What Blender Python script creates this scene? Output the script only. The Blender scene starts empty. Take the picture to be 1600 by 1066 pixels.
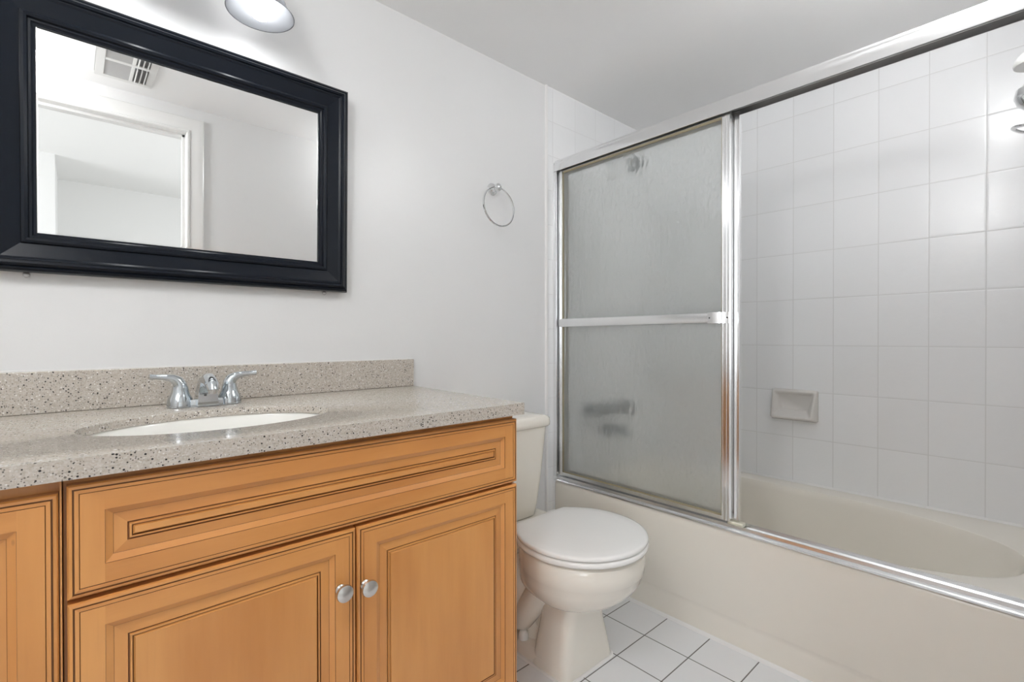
import bpy, bmesh, math, random
from mathutils import Vector, Matrix
random.seed(7)
C = bpy.context.scene.collection
SC = bpy.context.scene
PI = math.pi

# ------------------------------------------------------------------ camera, world, lights, exposure
CAM = Vector((0.0, -1.5, 1.0244))
YAW, PITCH, ROLL, FPX = 0.7337, -0.0055, -0.0011, 759.39
cy, sy, cp, sp = math.cos(YAW), math.sin(YAW), math.cos(PITCH), math.sin(PITCH)
fwd = Vector((sy*cp, cy*cp, sp)); rgt = Vector((cy, -sy, 0)); upv = rgt.cross(fwd)
c_, s_ = math.cos(ROLL), math.sin(ROLL)
r2 = c_*rgt + s_*upv; u2 = c_*upv - s_*rgt
cam = bpy.data.cameras.new('camera'); camo = bpy.data.objects.new('camera', cam); C.objects.link(camo)
camo.matrix_world = Matrix(((r2.x, u2.x, -fwd.x, CAM.x), (r2.y, u2.y, -fwd.y, CAM.y), (r2.z, u2.z, -fwd.z, CAM.z), (0, 0, 0, 1)))
cam.sensor_width = 36.0; cam.lens = 36.0*FPX/1600.0; cam.clip_start = 0.01; cam.clip_end = 60
SC.camera = camo

w = bpy.data.worlds.new('sky'); SC.world = w; w.use_nodes = True
w.node_tree.nodes['Background'].inputs['Color'].default_value = (0.75, 0.85, 1.0, 1)
w.node_tree.nodes['Background'].inputs['Strength'].default_value = 1.0

SC.view_settings.view_transform = 'Standard'
SC.view_settings.look = 'None'
SC.view_settings.gamma = 1.0
SC.view_settings.use_curve_mapping = False
SC.view_settings.exposure = 0.42
SC.cycles.max_bounces = 14; SC.cycles.diffuse_bounces = 8; SC.cycles.glossy_bounces = 6
SC.cycles.transmission_bounces = 10; SC.cycles.sample_clamp_indirect = 6.0

def area_light(name, loc, direction, sx, sy_, power, col=(1, 1, 1)):
    l = bpy.data.lights.new(name, 'AREA'); l.shape = 'RECTANGLE'; l.size = sx; l.size_y = sy_
    l.energy = power; l.color = col
    o = bpy.data.objects.new(name, l); C.objects.link(o); o.location = loc
    o.rotation_euler = Vector(direction).to_track_quat('-Z', 'Y').to_euler()
    return o
# added area fill for bedroom and doorway, set at the added window openings
area_light('bedroom_fill', (-2.19, -3.3, 1.45), (1, 0, 0), 1.8, 1.3, 37, (0.97, 0.985, 1.0))
area_light('bedroom_fill', (2.59, -3.3, 1.45), (-1, 0, 0), 1.8, 1.3, 24, (0.97, 0.985, 1.0))
BULB = 21.0
FILL_EMIT = 12.5  # emission of the added, unseen fill globes

# ------------------------------------------------------------------ materials
def new_mat(name):
    m = bpy.data.materials.new(name); m.use_nodes = True
    return m, m.node_tree.nodes, m.node_tree.links, m.node_tree.nodes['Principled BSDF']
def setp(b, **k):
    for a, v in k.items():
        key = {'col': 'Base Color', 'rough': 'Roughness', 'metal': 'Metallic', 'ior': 'IOR', 'trans': 'Transmission Weight',
               'coat': 'Coat Weight', 'coatr': 'Coat Roughness', 'spec': 'Specular IOR Level'}[a]
        b.inputs[key].default_value = (*v, 1) if a == 'col' else v
def N(n, t, **k):
    x = n.new(t)
    for a, v in k.items():
        if a.startswith('in_'): x.inputs[a[3:].replace('_', ' ')].default_value = v
        else: setattr(x, a, v)
    return x
def math_(n, l, op, a, b=None):
    x = n.new('ShaderNodeMath'); x.operation = op
    for i, v in enumerate((a, b)):
        if v is None: continue
        if isinstance(v, (int, float)): x.inputs[i].default_value = v
        else: l.new(v, x.inputs[i])
    return x.outputs[0]
def bump(n, l, b, h, strength, dist, prev=None):
    x = n.new('ShaderNodeBump'); x.inputs['Strength'].default_value = strength; x.inputs['Distance'].default_value = dist
    l.new(h, x.inputs['Height'])
    if prev is not None: l.new(prev, x.inputs['Normal'])
    l.new(x.outputs[0], b.inputs['Normal'])
    return x.outputs[0]
def noise(n, l, scale, detail=3, vec=None, rough=.5):
    x = n.new('ShaderNodeTexNoise'); x.inputs['Scale'].default_value = scale; x.inputs['Detail'].default_value = detail
    x.inputs['Roughness'].default_value = rough
    if vec is not None: l.new(vec, x.inputs['Vector'])
    return x.outputs['Fac']
def objco(n): return n.new('ShaderNodeTexCoord').outputs['Object']
def wpos(n): return n.new('ShaderNodeNewGeometry').outputs['Position']
def mapping(n, l, vec, scale, loc=(0, 0, 0)):
    x = n.new('ShaderNodeMapping'); x.inputs['Scale'].default_value = scale; x.inputs['Location'].default_value = loc
    l.new(vec, x.inputs['Vector']); return x.outputs[0]
def maprange(n, l, v, a, b, c=0, d=1):
    x = n.new('ShaderNodeMapRange'); x.inputs['From Min'].default_value = a; x.inputs['From Max'].default_value = b
    x.inputs['To Min'].default_value = c; x.inputs['To Max'].default_value = d
    l.new(v, x.inputs['Value']); return x.outputs[0]
def mixc(n, l, fac, a, b):
    x = n.new('ShaderNodeMix'); x.data_type = 'RGBA'
    if isinstance(fac, (int, float)): x.inputs['Factor'].default_value = fac
    else: l.new(fac, x.inputs['Factor'])
    for i, v in ((6, a), (7, b)):
        if isinstance(v, tuple): x.inputs[i].default_value = (*v, 1)
        else: l.new(v, x.inputs[i])
    return x.outputs[2]

def plain(name, col, rough=.5, **k):
    m, n, l, b = new_mat(name); setp(b, col=col, rough=rough, **k); return m
def paint(name, col, rough=.4, strength=.12, scale=9):
    m, n, l, b = new_mat(name); setp(b, col=col, rough=rough)
    p = wpos(n)
    h = noise(n, l, scale, 2, p); bn = bump(n, l, b, h, strength, .01)
    h2 = noise(n, l, 160, 2, p); bump(n, l, b, h2, .06, .002, bn)
    return m
def tile_mat(name, ua, pu, ou, va, pv, ov, gw, col, gcol, rough, wav=.12, soft=.004):
    m, n, l, b = new_mat(name)
    p = wpos(n); s = n.new('ShaderNodeSeparateXYZ'); l.new(p, s.inputs[0])
    ds = []; cell = []
    for a, per, off in ((ua, pu, ou), (va, pv, ov)):
        t = math_(n, l, 'DIVIDE', math_(n, l, 'SUBTRACT', s.outputs[a], off), per)
        cell.append(math_(n, l, 'FLOOR', t))
        fr = math_(n, l, 'FRACT', t)
        ds.append(math_(n, l, 'MULTIPLY', math_(n, l, 'MINIMUM', fr, math_(n, l, 'SUBTRACT', 1.0, fr)), per))
    d = math_(n, l, 'MINIMUM', ds[0], ds[1])
    mask = maprange(n, l, d, gw/2-.0003, gw/2+.0004, 1, 0)
    cx = n.new('ShaderNodeCombineXYZ'); l.new(cell[0], cx.inputs[0]); l.new(cell[1], cx.inputs[1])
    wn = n.new('ShaderNodeTexWhiteNoise'); l.new(cx.outputs[0], wn.inputs['Vector'])
    v = maprange(n, l, wn.outputs['Value'], 0, 1, .97, 1.0)
    hs = n.new('ShaderNodeHueSaturation'); hs.inputs['Color'].default_value = (*col, 1); l.new(v, hs.inputs['Value'])
    l.new(mixc(n, l, mask, hs.outputs[0], gcol), b.inputs['Base Color'])
    r = n.new('ShaderNodeMapRange'); r.inputs['To Min'].default_value = rough; r.inputs['To Max'].default_value = .7
    l.new(mask, r.inputs['Value']); l.new(r.outputs[0], b.inputs['Roughness'])
    h = maprange(n, l, d, 0, soft+gw/2, 0, 1)
    bn = bump(n, l, b, h, .35, .0012)
    bump(n, l, b, noise(n, l, 22, 2, p), wav, .004, bn)
    return m

M = {}
M['wall'] = paint('white_wall_paint', (.77, .77, .77), .33, .10)
M['ceiling'] = paint('white_ceiling_paint', (.90, .90, .90), .6, .10)
M['bed_wall'] = paint('bedroom_wall_paint', (.80, .80, .79), .7, .05)
M['bed_floor'] = plain('bedroom_floor', (.55, .53, .50), .5)
M['trim'] = plain('white_trim_paint', (.80, .80, .79), .25)
M['caulk'] = plain('white_caulk', (.82, .81, .80), .4)
M['floor'] = tile_mat('floor_tile', 0, .1595, 1.4567, 1, .1603, -.5649, .0036, (.80, .81, .825), (.16, .155, .15), .3, .06)
M['tile_right'] = tile_mat('white_wall_tile_tall', 1, .1538, -.5782, 2, .2032, .9912, .003, (.87, .875, .885), (.70, .70, .70), .22, .16)
M['tile_back'] = tile_mat('white_wall_tile_square', 0, .1525, 1.5970, 2, .1542, 1.0666, .003, (.86, .865, .87), (.71, .71, .71), .15, .2)
M['chrome'] = plain('polished_chrome', (.80, .81, .82), .07, metal=1.0)
M['faucet'] = plain('polished_chrome_dark', (.60, .635, .66), .08, metal=1.0)
M['alu'] = plain('bright_aluminium', (.86, .865, .87), .22, metal=1.0)
M['alu_in'] = plain('dull_aluminium', (.50, .50, .49), .45, metal=1.0)
M['nickel'] = plain('satin_nickel', (.62, .61, .59), .27, metal=1.0)
M['gasket'] = plain('stained_gasket', (.30, .26, .17), .6)
M['black'] = plain('dark_gap', (.02, .02, .02), .7)
M['rubber'] = plain('cream_plastic', (.72, .69, .56), .4)
M['tub'] = plain('beige_enamel', (.85, .808, .73), .2)
M['toilet'] = plain('bone_vitreous_china', (.83, .795, .72), .1)
M['seat'] = plain('white_toilet_plastic', (.87, .865, .845), .12)
M['dish'] = plain('warm_grey_ceramic', (.66, .635, .605), .15)
M['sink'] = plain('white_porcelain', (.86, .85, .81), .1)
M['mirror'] = plain('mirror_silver', (.93, .935, .93), .0, metal=1.0)
M['frame'] = plain('black_lacquer', (.006, .0085, .0135), .2, spec=.22)
M['chrome_dim'] = plain('darkened_chrome', (.19, .21, .22), .35, metal=1.0)  # chrome; the dim alcove's dark reflections are put into this colour
M['steel'] = plain('steel', (.5, .5, .5), .35, metal=1)
M['white_metal'] = plain('white_enamelled_metal', (.78, .78, .77), .35)
M['vent_slat'] = plain('grey_metal_slat', (.50, .50, .50), .4)
M['duct'] = plain('duct_dark', (.12, .12, .12), .6)
M['supply'] = plain('white_plastic', (.8, .8, .78), .3)

def glass_mat(name, brighten, rough, strength):
    m, n, l, b = new_mat(name); setp(b, col=(.985, .992, .989), rough=rough, trans=1.0, ior=1.45)
    bn = None
    if strength:
        p = mapping(n, l, wpos(n), (1, 1, .55))
        h = noise(n, l, 85, 1.5, p, .4)
        bn = bump(n, l, b, h, strength, .004)
    if brighten:
        # diffuse and translucent white mixed in to brighten the glass
        d = n.new('ShaderNodeBsdfDiffuse'); d.inputs['Color'].default_value = (.84, .865, .86, 1)
        t = n.new('ShaderNodeBsdfTranslucent'); t.inputs['Color'].default_value = (.88, .90, .895, 1)
        if bn is not None: l.new(bn, d.inputs['Normal']); l.new(bn, t.inputs['Normal'])
        x = n.new('ShaderNodeMixShader'); x.inputs[0].default_value = .45; l.new(d.outputs[0], x.inputs[1]); l.new(t.outputs[0], x.inputs[2])
        y = n.new('ShaderNodeMixShader'); y.inputs[0].default_value = brighten; l.new(b.outputs[0], y.inputs[1]); l.new(x.outputs[0], y.inputs[2])
        l.new(y.outputs[0], n['Material Output'].inputs['Surface'])
    return m
M['glass'] = glass_mat('obscure_glass_patterned_face', .30, .06, .6)       # patterned on one face only
M['glass_smooth'] = glass_mat('obscure_glass_smooth_face', 0, .0, 0)
M['glass_rear'] = glass_mat('obscure_glass_rear', .06, .05, .25)

def shade_mat():
    m, n, l, b = new_mat('frosted_white_glass'); setp(b, col=(.20, .205, .215), rough=.25)
    t = n.new('ShaderNodeBsdfTranslucent'); t.inputs['Color'].default_value = (.22, .225, .235, 1)
    x = n.new('ShaderNodeMixShader'); x.inputs[0].default_value = .4
    l.new(b.outputs[0], x.inputs[1]); l.new(t.outputs[0], x.inputs[2])
    tr = n.new('ShaderNodeBsdfTransparent'); tr.inputs['Color'].default_value = (.95, .96, .98, 1)
    y = n.new('ShaderNodeMixShader'); y.inputs[0].default_value = .2
    l.new(x.outputs[0], y.inputs[1]); l.new(tr.outputs[0], y.inputs[2])
    l.new(y.outputs[0], n['Material Output'].inputs['Surface'])
    return m
M['shade'] = shade_mat()
def emit(name, col, s):
    m, n, l, b = new_mat(name); setp(b, col=col, rough=.4)
    b.inputs['Emission Color'].default_value = (*col, 1); b.inputs['Emission Strength'].default_value = s
    return m
M['fill_globe'] = emit('fill_glow', (.985, .995, 1), FILL_EMIT); M['fill_globe_bright'] = emit('fill_glow_bright', (.985, .995, 1), FILL_EMIT*2.4)
M['bulb'] = emit('lit_bulb', (.97, .985, 1), BULB)

def quartz():
    m, n, l, b = new_mat('speckled_quartz'); setp(b, rough=.13)
    p = objco(n)
    def vor(scale, seed):
        x = n.new('ShaderNodeTexVoronoi'); x.inputs['Scale'].default_value = scale
        l.new(mapping(n, l, p, (1, 1, 1), (seed, seed*2, seed*.7)), x.inputs['Vector'])
        s = n.new('ShaderNodeSeparateColor'); l.new(x.outputs['Color'], s.inputs[0])
        return x.outputs['Distance'], s
    base = mixc(n, l, noise(n, l, 260, 3, p, .7), (.33, .282, .228), (.63, .572, .505))
    d1, s1 = vor(420, 1.3)
    base = mixc(n, l, maprange(n, l, s1.outputs[0], .3, 1, 0, .55), base, (.62, .60, .57))
    d2, s2 = vor(330, 4.1)
    k = math_(n, l, 'MULTIPLY', maprange(n, l, s2.outputs[0], .70, .73), maprange(n, l, d2, .36, .30))
    base = mixc(n, l, math_(n, l, 'MULTIPLY', k, .85), base, (.11, .095, .085))
    d3, s3 = vor(240, 7.7)
    k = math_(n, l, 'MULTIPLY', maprange(n, l, s3.outputs[0], .885, .90), maprange(n, l, d3, .40, .34))
    base = mixc(n, l, k, base, (.035, .032, .032))
    d4, s4 = vor(210, 2.9)
    k = math_(n, l, 'MULTIPLY', maprange(n, l, s4.outputs[1], .86, .89), maprange(n, l, d4, .42, .34))
    base = mixc(n, l, k, base, (.74, .72, .69))
    l.new(base, b.inputs['Base Color'])
    return m
M['quartz'] = quartz()

def wood(name, axis, seed=0., dark=1.0):
    m, n, l, b = new_mat(name); setp(b, rough=.3, coat=.25, coatr=.15)
    p = objco(n)
    sc = [20, 20, 20]; sc[axis] = 2.6
    g = noise(n, l, 1.0, 5, mapping(n, l, p, tuple(sc), (seed, seed, seed)), .55)
    sc2 = [5, 5, 5]; sc2[axis] = 1.3
    g2 = noise(n, l, 1.0, 2, mapping(n, l, p, tuple(sc2), (seed+3, seed, seed)))
    sc3 = [220, 220, 220]; sc3[axis] = 9
    g3 = noise(n, l, 1.0, 3, mapping(n, l, p, tuple(sc3), (seed, 0, 0)))
    a = tuple(x*dark for x in (.555, .226, .058)); c = tuple(x*dark for x in (.705, .332, .100))
    f = math_(n, l, 'ADD', math_(n, l, 'MULTIPLY', g, .38), math_(n, l, 'MULTIPLY', g2, .62))
    col = mixc(n, l, maprange(n, l, f, .36, .64), a, c)
    col = mixc(n, l, maprange(n, l, g3, .55, .8, 0, .10), col, (.36, .14, .04))
    # a few small dark pin knots
    v = n.new('ShaderNodeTexVoronoi'); v.inputs['Scale'].default_value = 1.0
    sk = [26, 26, 26]; sk[axis] = 13
    l.new(mapping(n, l, p, tuple(sk), (seed*3, 1, 2)), v.inputs['Vector'])
    s = n.new('ShaderNodeSeparateColor'); l.new(v.outputs['Color'], s.inputs[0])
    k = math_(n, l, 'MULTIPLY', maprange(n, l, s.outputs[0], .955, .96), maprange(n, l, v.outputs['Distance'], .10, .03))
    col = mixc(n, l, math_(n, l, 'MULTIPLY', k, .75), col, (.10, .035, .012))
    l.new(col, b.inputs['Base Color'])
    return m
M['wood_h'] = wood('honey_maple_horizontal', 0, 1.0)
M['wood_v'] = wood('honey_maple_vertical', 2, 5.0)
M['wood_p'] = wood('honey_maple_panel', 2, 11.0, .97)
M['wood_ph'] = wood('honey_maple_panel_horizontal', 0, 8.0, .98)
M['glaze'] = plain('brown_glaze', (.19, .070, .018), .4)
M['wood_in'] = plain('brown_maple', (.40, .18, .06), .5)  # plain brown for the mirror backing board

# ------------------------------------------------------------------ mesh helpers
class MB:
    def __init__(s): s.bm = bmesh.new(); s.mi = 0
    def face(s, pts, mi=None):
        vs = [s.bm.verts.new(p) for p in pts]
        f = s.bm.faces.new(vs); f.material_index = s.mi if mi is None else mi; return f
    def box(s, a, b, mi=None):
        x0, y0, z0 = (min(a[i], b[i]) for i in range(3)); x1, y1, z1 = (max(a[i], b[i]) for i in range(3))
        v = [s.bm.verts.new(p) for p in ((x0, y0, z0), (x1, y0, z0), (x1, y1, z0), (x0, y1, z0), (x0, y0, z1), (x1, y0, z1), (x1, y1, z1), (x0, y1, z1))]
        for q in ((3, 2, 1, 0), (4, 5, 6, 7), (0, 1, 5, 4), (1, 2, 6, 5), (2, 3, 7, 6), (3, 0, 4, 7)):
            f = s.bm.faces.new([v[i] for i in q]); f.material_index = s.mi if mi is None else mi
        return s
    def loft(s, rings, cap0=True, cap1=True, closed=True, mi=None):
        mi = s.mi if mi is None else mi
        R = [[s.bm.verts.new(p) for p in r] for r in rings]
        n = len(R[0])
        for a, b in zip(R, R[1:]):
            for i in range(n if closed else n-1):
                j = (i+1) % n
                f = s.bm.faces.new((a[i], a[j], b[j], b[i])); f.material_index = mi
        if cap0: s.bm.faces.new(list(reversed(R[0]))).material_index = mi
        if cap1: s.bm.faces.new(R[-1]).material_index = mi
        return s
    def tube(s, pts, rad, seg=14, caps=True, closed=False):
        pts = [Vector(p) for p in pts]; n = len(pts)
        rads = rad if isinstance(rad, (list, tuple)) else [rad]*n
        rings = []; prev = None
        for i, p in enumerate(pts):
            if closed: t = (pts[(i+1) % n]-pts[i-1]).normalized()
            else: t = (pts[min(i+1, n-1)]-pts[max(i-1, 0)]).normalized()
            if prev is None:
                a = Vector((0, 0, 1)) if abs(t.z) < .9 else Vector((1, 0, 0))
                u = (a - t*a.dot(t)).normalized()
            else: u = (prev - t*prev.dot(t)).normalized()
            prev = u; v = t.cross(u)
            rr = rads[i]; ru, rv = rr if isinstance(rr, tuple) else (rr, rr)
            rings.append([p + u*(ru*math.cos(2*PI*k/seg)) + v*(rv*math.sin(2*PI*k/seg)) for k in range(seg)])
        if closed: rings.append(rings[0]); return s.loft(rings, False, False)
        return s.loft(rings, caps, caps)
    def lathe(s, prof, origin, axis=(0, 0, 1), seg=32):
        ax = Vector(axis).normalized(); a = Vector((1, 0, 0)) if abs(ax.x) < .9 else Vector((0, 1, 0))
        u = (a-ax*a.dot(ax)).normalized(); v = ax.cross(u); o = Vector(origin)
        rings = [[o+ax*h+u*(max(r, 1e-5)*math.cos(2*PI*k/seg))+v*(max(r, 1e-5)*math.sin(2*PI*k/seg)) for k in range(seg)] for r, h in prof]
        return s.loft(rings, True, True)
    def extrude(s, poly, axis, a, b):
        """closed 2-D polygon in the two other axes (cyclic order), extruded along axis from a to b"""
        def pt(q, t):
            r = [0, 0, 0]; o = [i for i in range(3) if i != axis]; r[axis] = t; r[o[0]] = q[0]; r[o[1]] = q[1]; return tuple(r)
        return s.loft([[pt(q, a) for q in poly], [pt(q, b) for q in poly]])

def build(mb, name, mats, parent=None, smooth=35, bevel=0, loc=None, label=None, bseg=2, subsurf=0):
    bm = mb.bm
    bmesh.ops.remove_doubles(bm, verts=bm.verts, dist=1e-6)
    bmesh.ops.recalc_face_normals(bm, faces=bm.faces)
    off = Vector(parent['_o']) if parent is not None else Vector(loc or (0, 0, 0))
    if parent is not None and parent.type == 'EMPTY': pass
    for v in bm.verts: v.co -= off
    me = bpy.data.meshes.new(name); bm.to_mesh(me); bm.free()
    for k in (mats if isinstance(mats, (list, tuple)) else [mats]): me.materials.append(M[k])
    if smooth:
        for p in me.polygons: p.use_smooth = True
        me.set_sharp_from_angle(angle=math.radians(smooth))
    o = bpy.data.objects.new(name, me); C.objects.link(o)
    o['_o'] = tuple(off)
    if parent is not None: o.parent = parent
    else: o.location = off
    if bevel:
        b = o.modifiers.new('bevel', 'BEVEL'); b.width = bevel; b.segments = bseg; b.limit_method = 'ANGLE'; b.angle_limit = math.radians(40)
        b.harden_normals = False
    if subsurf:
        b = o.modifiers.new('sub', 'SUBSURF'); b.levels = subsurf; b.render_levels = subsurf
    if label: o['label'] = label
    return o
def tag(o, label, cat, group=None):
    o['label'] = label; o['category'] = cat
    if group: o['group'] = group
    return o
def thing(name, label, cat, loc, group=None):
    o = bpy.data.objects.new(name, None); C.objects.link(o); o.location = loc; o.empty_display_size = .05
    o['_o'] = tuple(loc); tag(o, label, cat, group); return o
def struct(mb, name, mats, **k):
    o = build(mb, name, mats, **k)
    if o.parent is None: o['kind'] = 'structure'
    return o
def B(a, b): return MB().box(a, b)

# ------------------------------------------------------------------ the setting
ZC = 2.1426; XB = 2.375; YN = -1.524; XL = -0.72
struct(B((XL-.1, YN-.12, -.1), (XB+.1, .1, 0)), 'floor', 'floor', smooth=0)
struct(B((XL-.1, YN-.12, ZC), (XB+.1, .1, ZC+.08)), 'ceiling', 'ceiling', smooth=0)
struct(B((XL-.1, 0, 0), (1.556, .1, ZC)), 'wall_back', 'wall', smooth=0)
struct(B((1.556, -.004, 0), (XB, .1, ZC)), 'wall_back_tiled', 'tile_back', smooth=0)
struct(B((XB, YN-.12, 0), (XB+.1, .1, ZC)), 'wall_right', 'tile_right', smooth=0)
struct(B((XL-.1, YN, 0), (XL, 0, ZC)), 'wall_left', 'wall', smooth=0)
# bullnose edge between paint and tile
m = MB(); m.extrude([(1.548, .0), (1.5485, -.005), (1.551, -.0085), (1.556, -.0095), (1.5605, -.0075), (1.562, -.0035), (1.562, 0)], 2, 0, ZC)
struct(m, 'trim_1', 'caulk')
# front wall with the doorway the photograph was taken from
DX0, DX1, DZ = -.31, .43, 2.012
m = MB(); m.box((XL-.1, YN-.12, 0), (DX0-.02, YN, ZC)); m.box((DX1+.02, YN-.12, 0), (XB, YN, ZC)); m.box((DX0-.02, YN-.12, DZ+.02), (DX1+.02, YN, ZC))
struct(m, 'wall_front', 'wall', smooth=0)
m = MB()
for x0, x1 in ((DX0-.02, DX0), (DX1, DX1+.02)): m.box((x0, YN-.12, 0), (x1, YN, DZ+.02))
m.box((DX0, YN-.12, DZ), (DX1, YN, DZ+.02))
m.box((DX0, YN-.075, 0), (DX0+.012, YN-.04, DZ)); m.box((DX1-.012, YN-.075, 0), (DX1, YN-.04, DZ)); m.box((DX0, YN-.075, DZ-.012), (DX1, YN-.04, DZ))
struct(m, 'door_1', 'trim', bevel=.001)
def casing(y0, sgn, name):
    W = .075
    prof = [(0, 0), (0, .011), (.004, .015), (.012, .015), (.016, .010), (.050, .014), (.062, .018), (.070, .018), (W, .014), (W, 0)]
    mb = MB()
    outl = lambda d: [(DX0-d, 0), (DX0-d, DZ+d), (DX1+d, DZ+d), (DX1+d, 0)]
    rings = [[(x, y0+sgn*h, z) for x, z in outl(d)] for d, h in prof]
    n = len(rings)
    for i in range(n):
        a, b = rings[i], rings[(i+1) % n]
        for k in range(3): mb.face((a[k], a[k+1], b[k+1], b[k]))
    return struct(mb, name, 'trim', smooth=25)
casing(YN, 1, 'trim_2')
casing(YN-.12, -1, 'trim_3')
# baseboard on the painted front wall
m = MB(); m.box((DX1+.075, YN, 0), (1.59, YN+.012, .085)); m.box((XL, YN, 0), (DX0-.075, YN+.012, .085))
struct(m, 'baseboard_front', 'trim', bevel=.003)
# bedroom beyond the doorway, which the mirror looks into
BY0, BY1, BX0, BX1, BZ = YN-.12, -5.37, -2.2, 2.6, 2.44
struct(B((BX0-.1, BY1-.1, -.1), (BX1+.1, BY0, 0)), 'floor_bedroom', 'bed_floor', smooth=0)
struct(B((BX0-.1, BY1-.1, BZ), (BX1+.1, BY0+.02, BZ+.08)), 'ceiling_bedroom', 'bed_wall', smooth=0)
struct(B((BX0-.1, BY1-.1, 0), (BX1+.1, BY1, BZ)), 'wall_bedroom_far', 'bed_wall', smooth=0)
struct(B((-.215, BY1, 0), (-.115, -4.33, BZ)), 'wall_bedroom_stub', 'bed_wall', smooth=0)
m = MB(); m.box((BX0-.1, BY0, 0), (XL-.1, BY0+.02, BZ)); m.box((XB+.1, BY0, 0), (BX1+.1, BY0+.02, BZ)); m.box((XL-.1, BY0, ZC), (XB+.1, BY0+.02, BZ))
struct(m, 'wall_bedroom_near', 'bed_wall', smooth=0)
def window_wall(x0, x1, name):  # unseen side wall, window opening added for the fill light
    mb = MB(); wy0, wy1, wz0, wz1 = -4.2, -2.4, .8, 2.1
    mb.box((x0, BY1, 0), (x1, BY0, wz0)); mb.box((x0, BY1, wz1), (x1, BY0, BZ))
    mb.box((x0, BY1, wz0), (x1, wy0, wz1)); mb.box((x0, wy1, wz0), (x1, BY0, wz1))
    struct(mb, name, 'bed_wall', smooth=0)
    f = MB(); xm = (x0+x1)/2
    for a, b in (((xm-.02, wy0, wz0), (xm+.02, wy1, wz0+.04)), ((xm-.02, wy0, wz1-.04), (xm+.02, wy1, wz1)), ((xm-.02, wy0, wz0), (xm+.02, wy0+.04, wz1)),
                 ((xm-.02, wy1-.04, wz0), (xm+.02, wy1, wz1)), ((xm-.02, (wy0+wy1)/2-.02, wz0), (xm+.02, (wy0+wy1)/2+.02, wz1))): f.box(a, b)
    struct(f, 'added_window_1' if x0 < 0 else 'added_window_2', 'trim')
window_wall(BX0-.1, BX0, 'wall_bedroom_left'); window_wall(BX1, BX1+.1, 'wall_bedroom_right')

# ------------------------------------------------------------------ mirror
def frame_rings(mb, x0, x1, z0, z1, prof, yb, mats=None):
    rings = [[(x0+d, yb-h, z0+d), (x1-d, yb-h, z0+d), (x1-d, yb-h, z1-d), (x0+d, yb-h, z1-d)] for d, h in prof]
    for i in range(len(rings)-1):
        a, b = rings[i], rings[i+1]
        for k in range(4):
            j = (k+1) % 4
            mb.face((a[k], a[j], b[j], b[k]), mats[i] if mats else 0)
    return rings
MX0, MX1, MZ0, MZ1 = -.146, .634, 1.168, 1.787
mir = thing('wall_mirror', 'large rectangular wall mirror in a wide black moulded frame above the vanity', 'mirror', (.244, -.012, MZ0))
m = MB()
prof = [(0, 0), (0, .014), (.003, .022), (.008, .026), (.012, .024), (.013, .028), (.018, .033), (.023, .031), (.025, .027), (.028, .027),
        (.032, .024), (.062, .015), (.064, .019), (.069, .021), (.074, .019), (.076, .013), (.080, .013), (.083, .010), (.087, .009), (.087, .004)]
frame_rings(m, MX0, MX1, MZ0, MZ1, prof, -.012)
build(m, 'frame', 'frame', mir, smooth=20)
m = MB()
d0 = .083
r = frame_rings(m, MX0+d0, MX1-d0, MZ0+d0, MZ1-d0, [(0, .0052), (.007, .0064)], -.012)
m.face(r[-1])
build(m, 'mirror_glass', 'mirror', mir, smooth=0)
m = B((MX0+.004, -.0125, MZ0+.004), (MX1-.004, -.0095, MZ1-.004)); build(m, 'backing_board', 'wood_in', mir, smooth=0)
mir.rotation_euler = (.02, 0, 0)
for i, (x, lab) in enumerate(((-.076, 'small steel screw holding up the left end of the black mirror frame'), (.571, 'small steel screw holding up the right end of the black mirror frame'))):
    m = MB(); m.lathe([(.0022, 0), (.0022, .006), (.0055, .006), (.006, .008), (.0052, .0105), (.003, .0115), (.0, .0118)], (x, 0, 1.1635), (0, -1, 0), 16)
    tag(build(m, 'mirror_screw', 'steel', loc=(x, 0, 1.1635)), lab, 'screw', 'screws under the mirror')

# ------------------------------------------------------------------ vanity light
vl = thing('vanity_light', 'chrome vanity light with frosted white bell shades on the wall above the mirror', 'wall lamp', (.246, 0, 2.02))
m = B((.06, -.022, 1.985), (.43, -.0005, 2.07)); build(m, 'backplate', 'chrome', vl, bevel=.006)
for x in (.357, .135):
    yc = -.15; zb = 1.852
    m = MB(); m.tube([(x, -.018, 2.03), (x, -.07, 2.045), (x, -.12, 2.045), (x, -.145, 2.03), (x, yc, 2.0)], .008)
    arm = build(m, 'arm', 'chrome', vl)
    m = MB(); m.lathe([(.0, .03), (.02, .03), (.026, .022), (.028, 0), (.028, -.012), (.02, -.016), (0, -.016)], (x, yc, 1.985)); build(m, 'socket_cup', 'chrome', vl)
    m = MB()
    outer = [(.026, .128), (.032, .122), (.036, .105), (.042, .08), (.052, .05), (.064, .02), (.076, .002), (.079, 0)]
    inner = [(.0765, .0005), (.0735, .004), (.0615, .022), (.0495, .051), (.0395, .08), (.0335, .105), (.026, .118)]
    m.loft([[(x+r*math.cos(2*PI*k/48), yc+r*math.sin(2*PI*k/48), zb+h) for k in range(48)] for r, h in outer+inner], False, False)
    sh = build(m, 'lamp_shade', 'shade', vl)
    m = MB(); m.lathe([(0, -.031), (.012, -.0285), (.021, -.0225), (.028, -.011), (.030, 0), (.028, .012), (.022, .028), (.015, .045), (.013, .06), (.013, .10), (0, .10)], (x, yc, zb+.016), seg=28)
    build(m, 'bulb', 'bulb', vl)

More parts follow.
